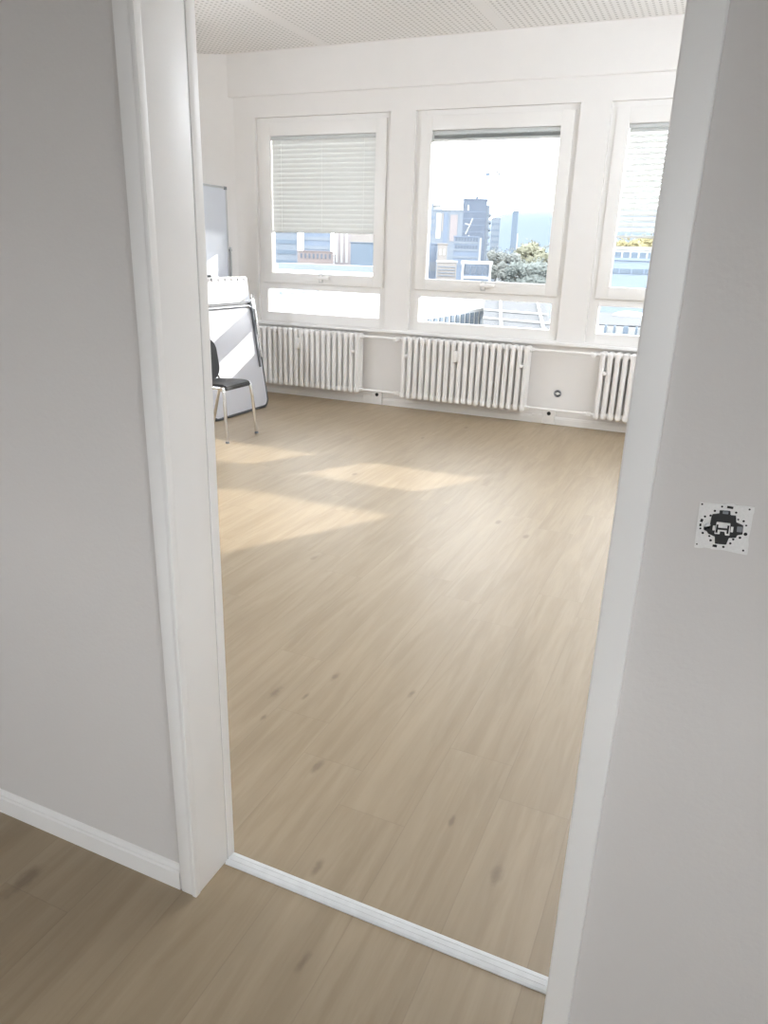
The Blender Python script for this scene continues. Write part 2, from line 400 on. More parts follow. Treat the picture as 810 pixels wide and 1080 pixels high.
for i, c in enumerate(WC): window(i+1, c, panel=-.10 if i == 2 else None)

for i, c in enumerate(HWX):
    w = sthing('window_%d' % (i+4), (c, HY0-.1, HWZ0))  # unseen window added so daylight reaches the door wall
    f = MB()
    f.box(c-HWW-.01, c-HWW+.06, HY0-.12, HY0-.05, HWZ0, HWZ1, bev=.005).box(c+HWW-.06, c+HWW+.01, HY0-.12, HY0-.05, HWZ0, HWZ1, bev=.005)
    f.box(c-HWW, c+HWW, HY0-.12, HY0-.05, HWZ0-.01, HWZ0+.06, bev=.005).box(c-HWW, c+HWW, HY0-.12, HY0-.05, HWZ1-.06, HWZ1+.01, bev=.005)
    f.build('outer_frame', M['frame'], w)
    MB().box(c-HWW+.05, c+HWW-.05, HY0-.088, HY0-.082, HWZ0+.05, HWZ1-.05).build('glass_pane', M['glass'], w, smooth=False)
w = sthing('window_6', (HX1+.1, (SWY0+SWY1)/2, HWZ0))  # unseen side window added to brighten the jamb and hall
f = MB(); xa, xb = HX1+.05, HX1+.12
f.box(xa, xb, SWY0-.01, SWY0+.06, HWZ0, HWZ1, bev=.005).box(xa, xb, SWY1-.06, SWY1+.01, HWZ0, HWZ1, bev=.005)
f.box(xa, xb, SWY0, SWY1, HWZ0-.01, HWZ0+.06, bev=.005).box(xa, xb, SWY0, SWY1, HWZ1-.06, HWZ1+.01, bev=.005)
f.build('outer_frame', M['frame'], w)
MB().box(HX1+.082, HX1+.088, SWY0+.05, SWY1-.05, HWZ0+.05, HWZ1-.05).build('glass_pane', M['glass'], w, smooth=False)
def blind(c, z0, label, mode, pitch=.0435):
    yb = YW+.062; hw = .5945
    t = thing('venetian_blind', (c, yb, z0), label, 'blind', None)
    MB().box(c-hw, c+hw, yb-.013, yb+.013, 2.572, 2.603, bev=.002).build('head_rail', M['rail'], t)
    sl = MB()
    def slat(z, ang):
        n = 5; hwid = .0265; dz = .003
        top = []
        for k in range(n):
            u = -hwid+2*hwid*k/(n-1); cam_ = dz*(1-(u/hwid)**2)
            top.append((u, cam_))
        poly = top+[(p[0], p[1]-.0006) for p in reversed(top)]
        ca, sa = math.cos(ang), math.sin(ang)
        m = Matrix(((0, 0, 1, c-hw+.004), (ca, -sa, 0, yb), (sa, ca, 0, z), (0, 0, 0, 1)))
        sl.prism(poly, 2*hw-.008, m)
    if mode == 'up':
        z = 2.566
        while z > z0+.022: slat(z, 0.0); z -= .0036
    else:
        z = 2.556
        while z > z0+.03: slat(z, math.radians(78) if mode == 'closed' else math.radians(46)); z -= pitch
    sl.build('slats', M['slat'], t, ang=50)
    MB().box(c-hw, c+hw, yb-.013, yb+.013, z0, z0+.02, bev=.003).build('bottom_rail', M['slat'], t)
    for k in (-.47, .0, .47):
        MB().cyl((c+k, yb-.0255, z0+.01), (c+k, yb-.0255, 2.58), .0012, n=6).build('ladder_cord', M['slat'], t)
    return t
blind(WC[0], 1.695, 'closed white slatted blind lowered two thirds down the left window', 'closed')
blind(WC[1], 2.515, 'grey slatted blind drawn up to the top of the middle window', 'up')
blind(WC[2], 1.705, 'white blind with slats tilted open in the right window', 'open')

# ------------------------------------------------------------------ radiators
PITCH, RY0 = .0655, 6.915
def radiator(x0, n, label):
    t = thing('column_radiator', (x0+n*PITCH/2, RY0+.06, 0), label, 'radiator', None)
    z0, z1 = .125, .735
    sec0 = None
    for i in range(n):
        x = x0+PITCH*(i+.5)
        if sec0 is None:
            q = MB()
            for k in range(3):
                y = RY0+.022+k*.05
                q.tube([(x, y, z0+.02), (x, y, z0+.05), (x, y, z1-.05), (x, y, z1-.02)], .0225, n=14)
            for za, zb in ((z0, z0+.062), (z1-.062, z1)):
                q.box(x-.0235, x+.0235, RY0, RY0+.144, za, zb, bev=.021, seg=5)
            q.cyl((x-PITCH/2, RY0+.072, z0+.031), (x+PITCH/2, RY0+.072, z0+.031), .024).cyl((x-PITCH/2, RY0+.072, z1-.031), (x+PITCH/2, RY0+.072, z1-.031), .024)
            sec0 = q.build('section', M['rad'], t, ang=40); first = i
        else:
            s = sec0.copy(); COL.objects.link(s); s.parent = t; s.location = (PITCH*i, 0, 0)
    for i in (1, n-2):
        x = x0+PITCH*(i+1)-(PITCH if i == 1 else 0)
        MB().box(x-.017, x+.017, RY0-.004, RY0+.15, .535, .565, bev=.004).cyl((x, RY0-.004, .55), (x, RY0-.010, .55), .009).build('wall_clamp', M['rad'], t)
    x = x0+PITCH*(8 if n < 20 else 9)
    MB().box(x-.021, x+.021, RY0-.022, RY0+.012, .535, .645, bev=.006).box(x-.010, x+.010, RY0-.0235, RY0-.02, .59, .615).build('heat_meter', M['trim'], t)
    # valve at the left, return fitting below
    v = MB().cyl((x0-.045, RY0+.072, z1-.031), (x0, RY0+.072, z1-.031), .014).cyl((x0-.045, RY0+.085, z1-.031), (x0-.045, RY0-.005, z1-.031), .016, bev=.003)
    v.cyl((x0-.045, RY0-.005, z1-.031), (x0-.045, RY0-.045, z1-.031), .021, .018, bev=.004)
    v.build('valve', M['rad'], t)
    MB().cyl((x0-.05, RY0+.072, z0+.031), (x0, RY0+.072, z0+.031), .013).box(x0-.06, x0-.025, RY0+.055, RY0+.09, z0+.012, z0+.05, bev=.006).build('return_fitting', M['rad'], t)
    return t
RX = [-4.50-.0655, -2.865, -.925]
RN = [19, 20, 20]
radiator(RX[0], 19, 'white column radiator under the left window, beside the leaning boards')
radiator(RX[1], 20, 'white column radiator standing complete under the middle window')
radiator(RX[2], 20, 'white column radiator under the right window, cut off by the door frame')
def pipe(x0, x1, z, label, r=.0125):
    q = MB().cyl((x0, RY0+.072, z), (x1, RY0+.072, z), r)
    for e in (x0+.012, x1-.012): q.cyl((e-.012, RY0+.072, z), (e+.012, RY0+.072, z), r*1.45, n=6)
    t = q.build('heating_pipe', M['rad']); tag(t, label, 'pipe', None)
pr1 = (RX[0]+19*PITCH, RX[1]-.06); pr2 = (RX[1]+20*PITCH, RX[2]-.06)
pipe(*pr1, .704, 'upper white heating pipe between the left and middle radiators')
pipe(*pr1, .156, 'lower white heating pipe between the left and middle radiators')
pipe(*pr2, .704, 'upper white heating pipe between the middle and right radiators')
pipe(*pr2, .156, 'lower white heating pipe between the middle and right radiators')

# outlet boxes on the baseboard
def obox(x, label):
    t = thing('cable_outlet_box', (x, YW-.03, 0), label, 'outlet')
    MB().box(x-.055, x+.055, YW-.045, YW+.003, .004, .135, bev=.006).build('housing', M['trim'], t)
    MB().cyl((x, YW-.0485, .108), (x, YW-.044, .108), .0185).build('socket_hole', M['hole'], t)
    MB().box(x-.17, x-.062, YW-.024, YW+.003, .002, .085, bev=.004).build('cover_piece', M['trim'], t)
obox(-3.165, 'white cable outlet box on baseboard between left and middle radiators')
obox(-1.345, 'white cable outlet box on baseboard below the open wall socket')
t = thing('wall_socket', (-1.29, YW-.003, .30), 'round dark uncovered wall socket between the middle and right radiators', 'socket')
MB().tube([(-1.29+.031*math.cos(a), YW-.004, .30+.031*math.sin(a)) for a in [k*PI/12 for k in range(24)]], .005, closed=True).build('ring', M['mgrey'], t)
MB().cyl((-1.29, YW-.0035, .30), (-1.29, YW+.004, .30), .029).build('recess', M['hole'], t)
MB().box(-1.303, -1.277, YW-.012, YW-.003, .287, .313, bev=.003).build('contact_block', M['plate'], t)
MB().box(-1.32, -1.26, YW-.006, YW-.0035, .2965, .3035).build('bridge', M['plate'], t)

# ------------------------------------------------------------------ uncovered light switch in the hall
SWC = Vector((.0562, YD, 1.142)); SR = Matrix.Rotation(-math.radians(3.0), 4, 'Y')
sw = thing('light_switch', SWC, 'uncovered light switch with bare metal plate and black centre beside the doorway', 'switch')
def swl(x, y):
    """detail crop pixel -> plate coordinates in metres"""
    x -= 412; y -= 405
    a, b, c, d = 250, -29, 27.5, 215
    det = a*d-b*c
    u = (x*d-y*b)/det; v = (-x*c+y*a)/det
    return (u*.0362, -v*.0362)
SM = Matrix.Translation(SWC) @ SR @ Matrix(((1, 0, 0, 0), (0, 0, -1, 0), (0, 1, 0, 0), (0, 0, 0, 1)))
def swp(q, polys, d0, d1, bev=0):
    for p in polys: q.prism(p, d1-d0, SM @ Matrix.Translation((0, 0, d0)), bev)
    return q
P0 = [(190, 165), (420, 188), (440, 178), (505, 184), (520, 198), (688, 215), (680, 270), (672, 285), (650, 430), (632, 500), (634, 560), (622, 650), (520, 632), (400, 605), (300, 600), (280, 590), (225, 582), (190, 590), (132, 583)]
swp(MB(), [[swl(*p) for p in P0]], 0, .0022, .0004).build('mounting_plate', M['plate'], sw)
PB = [(305, 275), (370, 268), (372, 240), (470, 248), (470, 285), (520, 290), (522, 350), (585, 378), (578, 458), (530, 465), (520, 488), (455, 490), (430, 552), (326, 542), (326, 478), (262, 448), (255, 430), (222, 412), (228, 385), (285, 375), (290, 330)]
swp(MB(), [[swl(*p) for p in PB]], .0015, .0045, .0005).build('switch_body', M['black'], sw)
H = [(345, 340), (470, 355), (460, 465), (420, 462), (415, 430), (375, 425), (370, 452), (322, 448)]
Hi = [(362, 358), (372, 358), (380, 388), (430, 392), (437, 372), (450, 374), (442, 444), (428, 442), (424, 418), (372, 410), (366, 436), (352, 434)]
swp(MB(), [[swl(*p) for p in H]], .004, .0062, .0004).build('rocker_frame', M['plate'], sw)
hb = MB()
for a, b in (((352, 362), (340, 435)), ((452, 372), (440, 445))):
    p, q = swl(*a), swl(*b); hb.prism([(p[0]-.0012, p[1]), (p[0]+.0014, p[1]), (q[0]+.0014, q[1]), (q[0]-.0012, q[1])], .0012, SM @ Matrix.Translation((0, 0, .0058)))
p, q = swl(350, 398), swl(448, 408); hb.prism([(p[0], p[1]+.0014), (q[0], q[1]+.0014), (q[0], q[1]-.0014), (p[0], p[1]-.0014)], .0012, SM @ Matrix.Translation((0, 0, .0058)))
hb.build('rocker_mark', M['black'], sw)
for (x, y, w_, h_) in ((318, 395, 22, 50), (483, 410, 22, 55)):
    c = swl(x, y); k = .000147; tb = MB()
    tb.prism([(c[0]-w_/2*k, c[1]-h_/2*k), (c[0]+w_/2*k, c[1]-h_/2*k), (c[0]+w_/2*k, c[1]+h_/2*k), (c[0]-w_/2*k, c[1]+h_/2*k)], .0022, SM @ Matrix.Translation((0, 0, .004)), .0003)
    tb.build('side_clip', M['plate'], sw)
for (x, y, w_, h_) in ((425, 258, 50, 28), (552, 410, 48, 55)):
    c = swl(x, y); k = .000147; gt = MB()
    gt.prism([(c[0]-w_/2*k, c[1]-h_/2*k), (c[0]+w_/2*k, c[1]-h_/2*k), (c[0]+w_/2*k, c[1]+h_/2*k), (c[0]-w_/2*k, c[1]+h_/2*k)], .002, SM @ Matrix.Translation((0, 0, .0035)), .0003)
    gt.build('grey_tab', M['mgrey'], sw)
c = swl(262, 378); sq = MB().prism(arc(c[0], c[1], .0042, 0, 2*PI, 18)[:-1], .0035, SM @ Matrix.Translation((0, 0, .001)), .0004)
sq.prism([(c[0]-.0032, c[1]-.0006), (c[0]+.0032, c[1]-.0006), (c[0]+.0032, c[1]+.0006), (c[0]-.0032, c[1]+.0006)], .0004, SM @ Matrix.Translation((0, 0, .0044)))
sq.build('screw', M['alu'], sw)
hl = MB()
for (x, y, r) in ((212, 184, 9), (640, 237, 9), (158, 550, 8), (585, 607, 10), (394, 208, 10), (328, 246, 11), (237, 296, 11), (288, 288, 11), (521, 264, 11), (540, 326, 9), (588, 341, 11), (611, 380, 9), (555, 490, 12), (495, 505, 11), (468, 542, 11), (287, 515, 12), (275, 475, 10), (214, 446, 12), (193, 405, 10), (330, 565, 14), (405, 575, 12), (605, 458, 17)):
    c = swl(x, y); hl.prism(arc(c[0], c[1], r*.000147, 0, 2*PI, 14)[:-1], .0006, SM @ Matrix.Translation((0, 0, .0019)))
for (x0, y0, x1, y1, w_) in ((440, 212, 495, 222, 12), (212, 318, 200, 345, 12), (195, 360, 192, 385, 9), (305, 562, 345, 570, 12)):
    a, b = Vector(swl(x0, y0)), Vector(swl(x1, y1)); n_ = Vector((-(b-a).y, (b-a).x)).normalized()*w_*.000147
    hl.prism([a-n_, b-n_, b+n_, a+n_], .0006, SM @ Matrix.Translation((0, 0, .0019)))
hl.build('plate_holes', M['hole'], sw)

# ------------------------------------------------------------------ chair
ch = thing('stacking_chair', (-3.72, 5.09, 0), 'black stacking chair with chrome legs standing in front of the leaning boards', 'chair')
YA, YB = 4.905, 5.275     # sides
def bentseat():
    q = MB(); n = 9
    prof = [(-3.97, .445), (-3.90, .452), (-3.75, .462), (-3.62, .470), (-3.565, .466), (-3.54, .452)]
    poly = prof+[(p[0], p[1]-.034) for p in reversed(prof)]
    m = Matrix(((1, 0, 0, 0), (0, 0, 1, YA+.012), (0, 1, 0, 0), (0, 0, 0, 1)))
    q.prism(poly, YB-YA-.024, m, bev=.008); return q
bentseat().build('seat', M['blackfab'], ch, ang=50)
# backrest: shell with rounded upper corners, leaning back
bw, bh = YB-YA-.02, .345
pl = [(p[0], p[1]) for p in rrect(bw, bh, .11, 8)]
bm_ = Matrix.Translation((-3.90, (YA+YB)/2+.012, .622)) @ Matrix.Rotation(math.radians(-9), 4, 'Y') @ Matrix(((0, 0, 1, 0), (1, 0, 0, 0), (0, 1, 0, 0), (0, 0, 0, 1)))
MB().prism(pl, .032, bm_, bev=.008).build('backrest', M['blackfab'], ch, ang=50)
MB().prism(rrect(bw+.012, bh+.012, .115, 8), .012, Matrix.Translation((-.012, 0, 0)) @ bm_, bev=.003).build('back_shell', M['black'], ch, ang=50)
for sgn, y in ((-1, YA), (1, YB)):
    yo = y+sgn*.004; yf = y+sgn*.03
    # rear support: from the back shell down and forward under the seat
    MB().tube([(-3.94, yo, .72), (-3.92, yo, .60), (-3.895, yo, .49), (-3.865, yo, .447), (-3.82, yo, .436), (-3.60, yo, .443), (-3.565, yo, .437)], .011).build('side_tube', M['chrome'], ch)
    MB().tube([(-3.60, yo, .443), (-3.565, yo, .436), (-3.553, yo+sgn*.003, .41), (-3.545, yo+sgn*.01, .33), (-3.522, yf, .008)], .0138).build('leg', M['chrome'], ch)
    MB().tube([(-3.80, yo, .437), (-3.85, yo, .425), (-3.88, yo+sgn*.006, .36), (-3.985, yf, .008)], .0138).build('leg', M['chrome'], ch)
    for x in (-3.522, -3.985): MB().cyl((x, yf, 0), (x, yf, .018), .0155).build('foot_cap', M['mgrey'], ch)
    MB().cyl((-3.575, yo-.015, .435), (-3.575, yo+.015, .435), .017, bev=.003).build('coupling', M['chrome'], ch)
MB().tube([(-3.567, YA, .436), (-3.560, YA+.05, .43), (-3.560, YB-.05, .43), (-3.567, YB, .436)], .0115).build('front_tube', M['chrome'], ch)

# ------------------------------------------------------------------ leaning table, flip chart, mobile whiteboard
def lean(y, x0, x1, z1):
    """frame of a panel standing at x0 on the floor, leaning to x1 at height z1: local x = world y, local y = up along the panel, local z = out to the room"""
    up = Vector((x1-x0, 0, z1)).normalized(); out = Vector((up.z, 0, -up.x))
    return Matrix(((0, up.x, out.x, x0), (1, 0, 0, y), (0, up.z, out.z, 0), (0, 0, 0, 1))), math.hypot(x1-x0, z1)
TYA, TYB = 5.45, 6.39
tbx = thing('folding_table', (-4.10, (TYA+TYB)/2, 0), 'white folding table with dark rounded edge standing on its side behind the chair', 'table')
LM, LH = lean((TYA+TYB)/2, -4.092, -4.245, 1.015)
TW = TYB-TYA
LMc = LM @ Matrix.Translation((0, LH/2+.004, 0))
MB().prism(rrect(TW-.02, LH-.02, .075, 10), .022, LMc @ Matrix.Translation((0, 0, -.011)), bev=.002).build('table_top', M['table'], tbx, ang=50)
eb = MB(); ring = rrect(TW-.012, LH-.012, .08, 10)
eb.tube([LMc @ Vector((p[0], p[1], 0)) for p in ring], .0165, n=10, closed=True)
eb.build('edge_band', M['dgrey'], tbx)
# inner steel frame and folded leg, on the face turned to the room
MB().tube([LMc @ Vector(p) for p in ((-TW/2+.05, LH/2-.032, .024), (TW/2-.13, LH/2-.032, .024), (TW/2-.085, LH/2-.045, .024), (TW/2-.07, LH/2-.09, .024), (TW/2-.07, -LH/2+.40, .024))], .0115).build('frame_tube', M['dchrome'], tbx)
MB().tube([LMc @ Vector(p) for p in ((TW/2-.035, LH/2+.075, .03), (TW/2-.03, LH/2-.02, .03), (TW/2-.03, -.02, .03))], .0135).build('leg', M['chrome'], tbx)
MB().box(-.028, .028, -.05, .05, 0, .03, bev=.005, m=LMc @ Matrix.Translation((TW/2-.05, LH/2-.02, .012))).build('hinge', M['alu'], tbx)
MB().box(-.02, .02, -.07, .07, 0, .012, bev=.004, m=LMc @ Matrix.Translation((TW/2-.05, LH/2-.24, .012))).build('latch', M['mgrey'], tbx)

FYA, FYB = 5.62, 6.62
fc = thing('flip_chart', (-4.4, (FYA+FYB)/2, 0), 'white flip chart with paper clamp rail standing behind the leaning table', 'flip chart')
FM, FH = lean((FYA+FYB)/2, -4.33, -4.47, 1.25); FW = FYB-FYA
FMc = FM @ Matrix.Translation((0, FH-.45, 0))
MB().prism(rrect(FW, .90, .02, 4), .02, FMc @ Matrix.Translation((0, 0, -.01)), bev=.003).build('board', M['board'], fc, ang=50)
MB().box(-FW/2+.02, FW/2-.08, -.42, .43, 0, .006, m=FMc @ Matrix.Translation((0, 0, .011))).build('paper_pad', M['paper'], fc)
MB().box(-FW/2, FW/2-.05, -.024, .024, 0, .016, bev=.004, m=FMc @ Matrix.Translation((0, .425, .012))).build('clamp_rail', M['trim'], fc)
for k in range(9):
    u = -FW/2+.06+k*.107
    if u > FW/2-.06: break
    q = MB().cyl(FMc @ Vector((u, .425, .024)), FMc @ Vector((u, .425, .034)), .016, bev=.003)
    q.build('clamp_knob', M['mgrey'], fc)
for y in (-FW/2+.06, FW/2-.03):
    MB().cyl(FM @ Vector((y, .0, -.03)), FM @ Vector((y, FH-.1, -.03)), .012).build('leg', M['alu'], fc)
MB().cyl(FM @ Vector((0, FH-.2, -.035)), (-4.56, (FYA+FYB)/2, .0), .012).build('leg', M['alu'], fc)
p = FMc @ Vector((-.33, .449, .02)); p2 = FMc @ Vector((-.12, .449, .02))
mk = MB().cyl(p+Vector((0, 0, .011)), p2+Vector((0, 0, .011)), .010, bev=.002)
tag(mk.build('marker_pen', M['black']), 'black marker pen lying on top of the flip chart', 'pen')

WYA, WYB = 5.80, 6.775
wb = thing('mobile_whiteboard', (-4.80, (WYA+WYB)/2, 0), 'tall mobile whiteboard in a thin aluminium frame in the left corner', 'whiteboard')
xw = -4.78
WZA, WZB = .92, 2.105
MB().box(xw-.012, xw, WYA+.01, WYB-.01, WZA+.01, WZB-.01).build('panel', M['board'], wb, smooth=False)
fr = MB().box(xw-.017, xw+.005, WYA, WYA+.02, WZA, WZB, bev=.003).box(xw-.017, xw+.005, WYB-.02, WYB, WZA, WZB, bev=.003)
fr.box(xw-.0165, xw+.0045, WYA+.01, WYB-.01, WZA, WZA+.02, bev=.003).box(xw-.0165, xw+.0045, WYA+.01, WYB-.01, WZB-.02, WZB, bev=.003)
fr.build('frame', M['alu'], wb)
for y in (WYA, WYB):
    for z in (WZA, WZB):
        sy = 1 if y == WYB else -1; sz = 1 if z == WZB else -1
        MB().box(xw-.018, xw+.007, y-sy*.045, y+sy*.002, z-sz*.03, z+sz*.002, bev=.004).build('corner_cap', M['mgrey'], wb)
for y in (WYA-.03, WYB+.03):
    MB().box(xw-.022, xw+.008, y-.014, y+.014, .04, 1.53, bev=.004).build('post', M['alu'], wb)
    MB().box(xw-.21, xw+.13, y-.018, y+.018, .045, .075, bev=.006).build('foot', M['alu'], wb)
    for x in (xw-.19, xw+.11): MB().cyl((x, y-.012, .024), (x, y+.012, .024), .024, bev=.003).build('castor', M['black'], wb)
    MB().cyl((xw-.006, y-.018 if y < 6 else y-.03, 1.5), (xw-.006, y+.03 if y < 6 else y+.018, 1.5), .014).build('pivot', M['mgrey'], wb)
MB().box(xw-.02, xw+.0, WYA-.03, WYB+.03, .30, .33, bev=.004).build('crossbar', M['alu'], wb)

# ------------------------------------------------------------------ fill lights added out of view to brighten the room
ROOM_FILL, SKY, SUN = 40.0, 8.0, 9.0
FILL_LIGHT = emis('fill_light_glow', (.86, .925, 1), ROOM_FILL)
def lamp(x, y, z, l, label):
    """added fill light shaped as a linear pendant by a side wall: opal tube below a slim spine, hung on wires"""
    t = thing('added_fill_lamp', (x, y, z), label, 'lamp', None)
    MB().box(x-.02, x+.02, y-l/2, y+l/2, z+.06, z+.10, bev=.004).build('spine', M['trim'], t)
    for e in (-1, 1): MB().cyl((x, y+e*(l/2-.03), z), (x, y+e*l/2, z), .06, bev=.004).box(x-.01, x+.01, y+e*(l/2-.02)-.008, y+e*(l/2-.02)+.008, z, z+.07).build('end_cap', M['trim'], t)
    MB().cyl((x, y-l/2+.02, z), (x, y+l/2-.02, z), .055).build('fill_light_tube', FILL_LIGHT, t)
    for yy in (y-l/2+.3, y+l/2-.3): MB().cyl((x, yy, z+.09), (x, yy, ZC), .002, n=6).build('wire', M['alu'], t)
lamp(-5.0, 3.7, 2.45, 3.0, 'unseen added fill lamp along the left wall of the room')
lamp(.20, 4.7, 2.45, 3.4, 'unseen added fill lamp along the right wall of the room')

# ------------------------------------------------------------------ outside
def o(name, col, rough=.7, var=.06, vs=.2): return mat(name, [c*.60 for c in col], rough, var=var, vscale=vs, spec=.3)  # distant haze and glare painted into these colours as paler, bluer tones
O = dict(white=o('white_render', (.62, .62, .60)), pale=o('hazed_pale_cladding', (.27, .31, .36)), blue=o('blue_grey_cladding', (.23, .285, .37)),
         tower=o('hazed_tower_cladding', (.165, .20, .26)), mid=o('mid_blue_cladding', (.19, .245, .31)), tan=o('beige_render', (.40, .37, .345)),
         pink=o('pinkish_render', (.40, .355, .355)), brick=o('red_brick', (.36, .30, .285)), roof=o('grey_roofing', (.27, .285, .315)), slate=o('slate_grey_roofing', (.062, .067, .075)), glazing=o('dark_glazing', (.15, .185, .235), .2),
         ground=o('street_ground', (.105, .12, .135), .9, .2, .02), hill=o('hazed_wooded_hillside', (.155, .195, .245), .9, .06, .004),
         trunk=o('tree_bark', (.17, .15, .13)), g1=o('green_foliage', (.20, .225, .21), .8, .15, .5), g2=o('yellow_autumn_foliage', (.27, .27, .19), .8, .15, .5), g3=o('grey_green_foliage', (.22, .235, .22), .8, .15, .5),
         y3=o('golden_foliage', (.36, .32, .17), .8, .15, .5), steel=o('crane_steel', (.30, .31, .33)), lblue=o('light_blue_metal', (.33, .40, .50)), wroof=o('white_roof_membrane', (.66, .66, .65)))
GZ = -15.0
struct(MB().box(-6000, 5000, -3000, 9000, GZ-1, GZ).build('ground', O['ground'], smooth=False, org=(0, 0, GZ)))
def bld(name, px0, px1, py, Y, depth, mt, label, zb=GZ, cat='building', roofm=None, parapet=.6, gp=None):
    """a block with its own depth; its flanks run along the street that leads away from the house"""
    a, b = at(px0, py, Y), at(px1, py, Y); z = (a.z+b.z)/2; xc = (a.x+b.x)/2
    th = math.atan2(-xc, Y); hw = (b.x-a.x)/2*math.cos(th)
    t = thing(name, (xc, Y, zb), label, cat, gp); t.rotation_euler.z = th
    MB().box(xc-hw, xc+hw, Y, Y+depth, zb, z-parapet*.5, bev=.02).build('walls', O[mt], t, smooth=False)
    MB().box(xc-hw-.15, xc+hw+.15, Y-.15, Y+depth+.15, z-parapet*.5, z).build('roof', O[roofm or mt], t, smooth=False)
    return t, xc-hw, xc+hw, z
def band(t, x0, x1, Y, z0, z1, mt, name='window_band'):
    MB().box(x0, x1, Y-.12, Y+.02, z0, z1).build(name, O[mt], t, smooth=False)
def wins(t, x0, x1, Y, zs, n, mt='glazing', fr=.55, h=1.5, name='window'):
    for z in zs:
        for k in range(n):
            xa = x0+(x1-x0)*(k+(1-fr)/2)/n; MB().box(xa, xa+(x1-x0)*fr/n, Y-.1, Y+.02, z, z+h).build(name, O[mt], t, smooth=False)

# the dark tower
t, x0, x1, z = bld('tower_block', 489, 514.5, 209.5, 400, 22, 'tower', 'dark blue tower block, tallest building seen through the middle window', parapet=1.5)
MB().box(x1-.2, x1+1.6, 401, 421, GZ, z-3).build('stair_wing', O['pale'], t, smooth=False)
for k in range(9): MB().box(x1+1.2, x1+2.6, 400.5, 420, z-8-k*3.6, z-7-k*3.6).build('balcony', O['pale'], t, smooth=False)
w_ = x1-x0
def stroke(u0, v0, u1, v1, th):
    a = Vector((x0+w_*u0, 399.9, z-v0)); b = Vector((x0+w_*u1, 399.9, z-v1)); d = (b-a).normalized(); n_ = Vector((-d.z, 0, d.x))*th/2
    m = Matrix(((1, 0, 0, 0), (0, 0, 1, 399.8), (0, 1, 0, 0), (0, 0, 0, 1)))
    MB().prism([((a-n_).x, (a-n_).z), ((b-n_).x, (b-n_).z), ((b+n_).x, (b+n_).z), ((a+n_).x, (a+n_).z)], .3, m).build('light_stripe', O['white'], t, smooth=False)
stroke(.43, 9.6, .22, 16.5, .6); stroke(.12, 12.2, .30, 12.8, .6); stroke(.28, 14, .17, 17.5, .7); stroke(.22, 3.2, .22, 5.8, .9); stroke(.30, 18, .44, 21, .7)
MB().box(x0+w_*.5, x0+w_*.62, 405, 409, z-.2, z+1.6).build('roof_plant', O['tower'], t, smooth=False)
for zz in [z-3.3*k for k in range(2, 12)]: MB().box(x0+.4, x1-.4, 399.88, 400.02, zz, zz+.35).build('floor_line', O['blue'], t, smooth=False)

t, x0, x1, z = bld('office_complex', 450, 489, 221, 330, 26, 'pale', 'pale office complex with white panels left of the dark tower', parapet=1.2)
w_ = x1-x0
band(t, x0+w_*.28, x0+w_*.41, 330, z-12, z-1.5, 'white', 'white_panel'); band(t, x0+w_*.66, x0+w_*.86, 330, z-13, z-2, 'pink', 'pink_panel')
band(t, x0+w_*.48, x0+w_*.60, 330, GZ, z-1.2, 'blue', 'dark_strip'); band(t, x0+w_*.43, x0+w_*.47, 330, z-9, z-1.5, 'tan', 'tan_panel')
MB().cyl((x0+w_*.25, 340, z), (x0+w_*.25, 340, z+1.8), 3).cyl((x0+w_*.25, 340, z+1.8), (x0+w_*.25, 340, z+2.1), 3.6).build('roof_drum', O['white'], t)
MB().box(x0+w_*.06, x0+w_*.18, 336, 342, z, z+3).build('roof_plant', O['pale'], t, smooth=False)
for k in range(3): band(t, x0+.3, x0+w_*.24, 330, z-4-3.2*k, z-2.8-3.2*k, 'blue')
t, x0, x1, z = bld('banded_office_block', 479, 506, 249, 260, 18, 'blue', 'blue grey office block with light bands at foot of the dark tower', parapet=.8)
for k in range(4): band(t, x0, x1, 260, z-2.5-2.4*k, z-1.8-2.4*k, 'pale', 'light_band')
wins(t, x0+.4, x1-.4, 260, (z-1.7, z-4.1), 8, 'glazing', .7, 1.1)
MB().box(x1-.1, x1+.8, 261, 277, GZ, z-.5).build('end_wall', O['white'], t, smooth=False)
t, x0, x1, z = bld('flat_block', 449.5, 461, 256.5, 180, 12, 'blue', 'dark blue flat block at the left edge of the middle window', parapet=.5)
band(t, x0, x1, 180, z-6.5, z-4.3, 'pale', 'light_base')
t, x0, x1, z = bld('gable_house', 462, 472, 256.5, 170, 12, 'tan', 'narrow beige block beside the dark blue flat block', parapet=.5)
wins(t, x0+.2, x1-.2, 170, (z-2.6,), 2, 'white', .5, 1.3)
t, x0, x1, z = bld('flat_roof_hall', 461, 482, 275, 130, 10, 'tan', 'low beige hall with white roof edge in front of the office complex', roofm='white', parapet=.6)
for k in range(4): band(t, x0+.2, x1-.2, 130, z-1.1-.5*k, z-.95-.5*k, 'pale', 'facade_joint')
t, x0, x1, z = bld('framed_pavilion', 487.5, 519, 275.5, 115, 9, 'blue', 'low blue pavilion with white frame in front of the trees', parapet=.9, roofm='white')
for xx in (x0, x1-.35): MB().box(xx, xx+.35, 114.7, 115.05, GZ, z-.3).build('frame_post', O['white'], t, smooth=False)
band(t, x0+.2, x1-.2, 115, z-2.6, z-2.2, 'white', 'white_rail'); wins(t, x0+.4, x1-.4, 115, (z-1.9,), 4, 'glazing', .8, 1.2)
t, x0, x1, z = bld('pale_high_rise', 519, 528, 230, 460, 16, 'pale', 'pale distant high rise just right of the dark tower', parapet=.8)
for k in range(6): band(t, x0+.3, x1-.3, 460, z-4-3.4*k, z-2.8-3.4*k, 'mid')
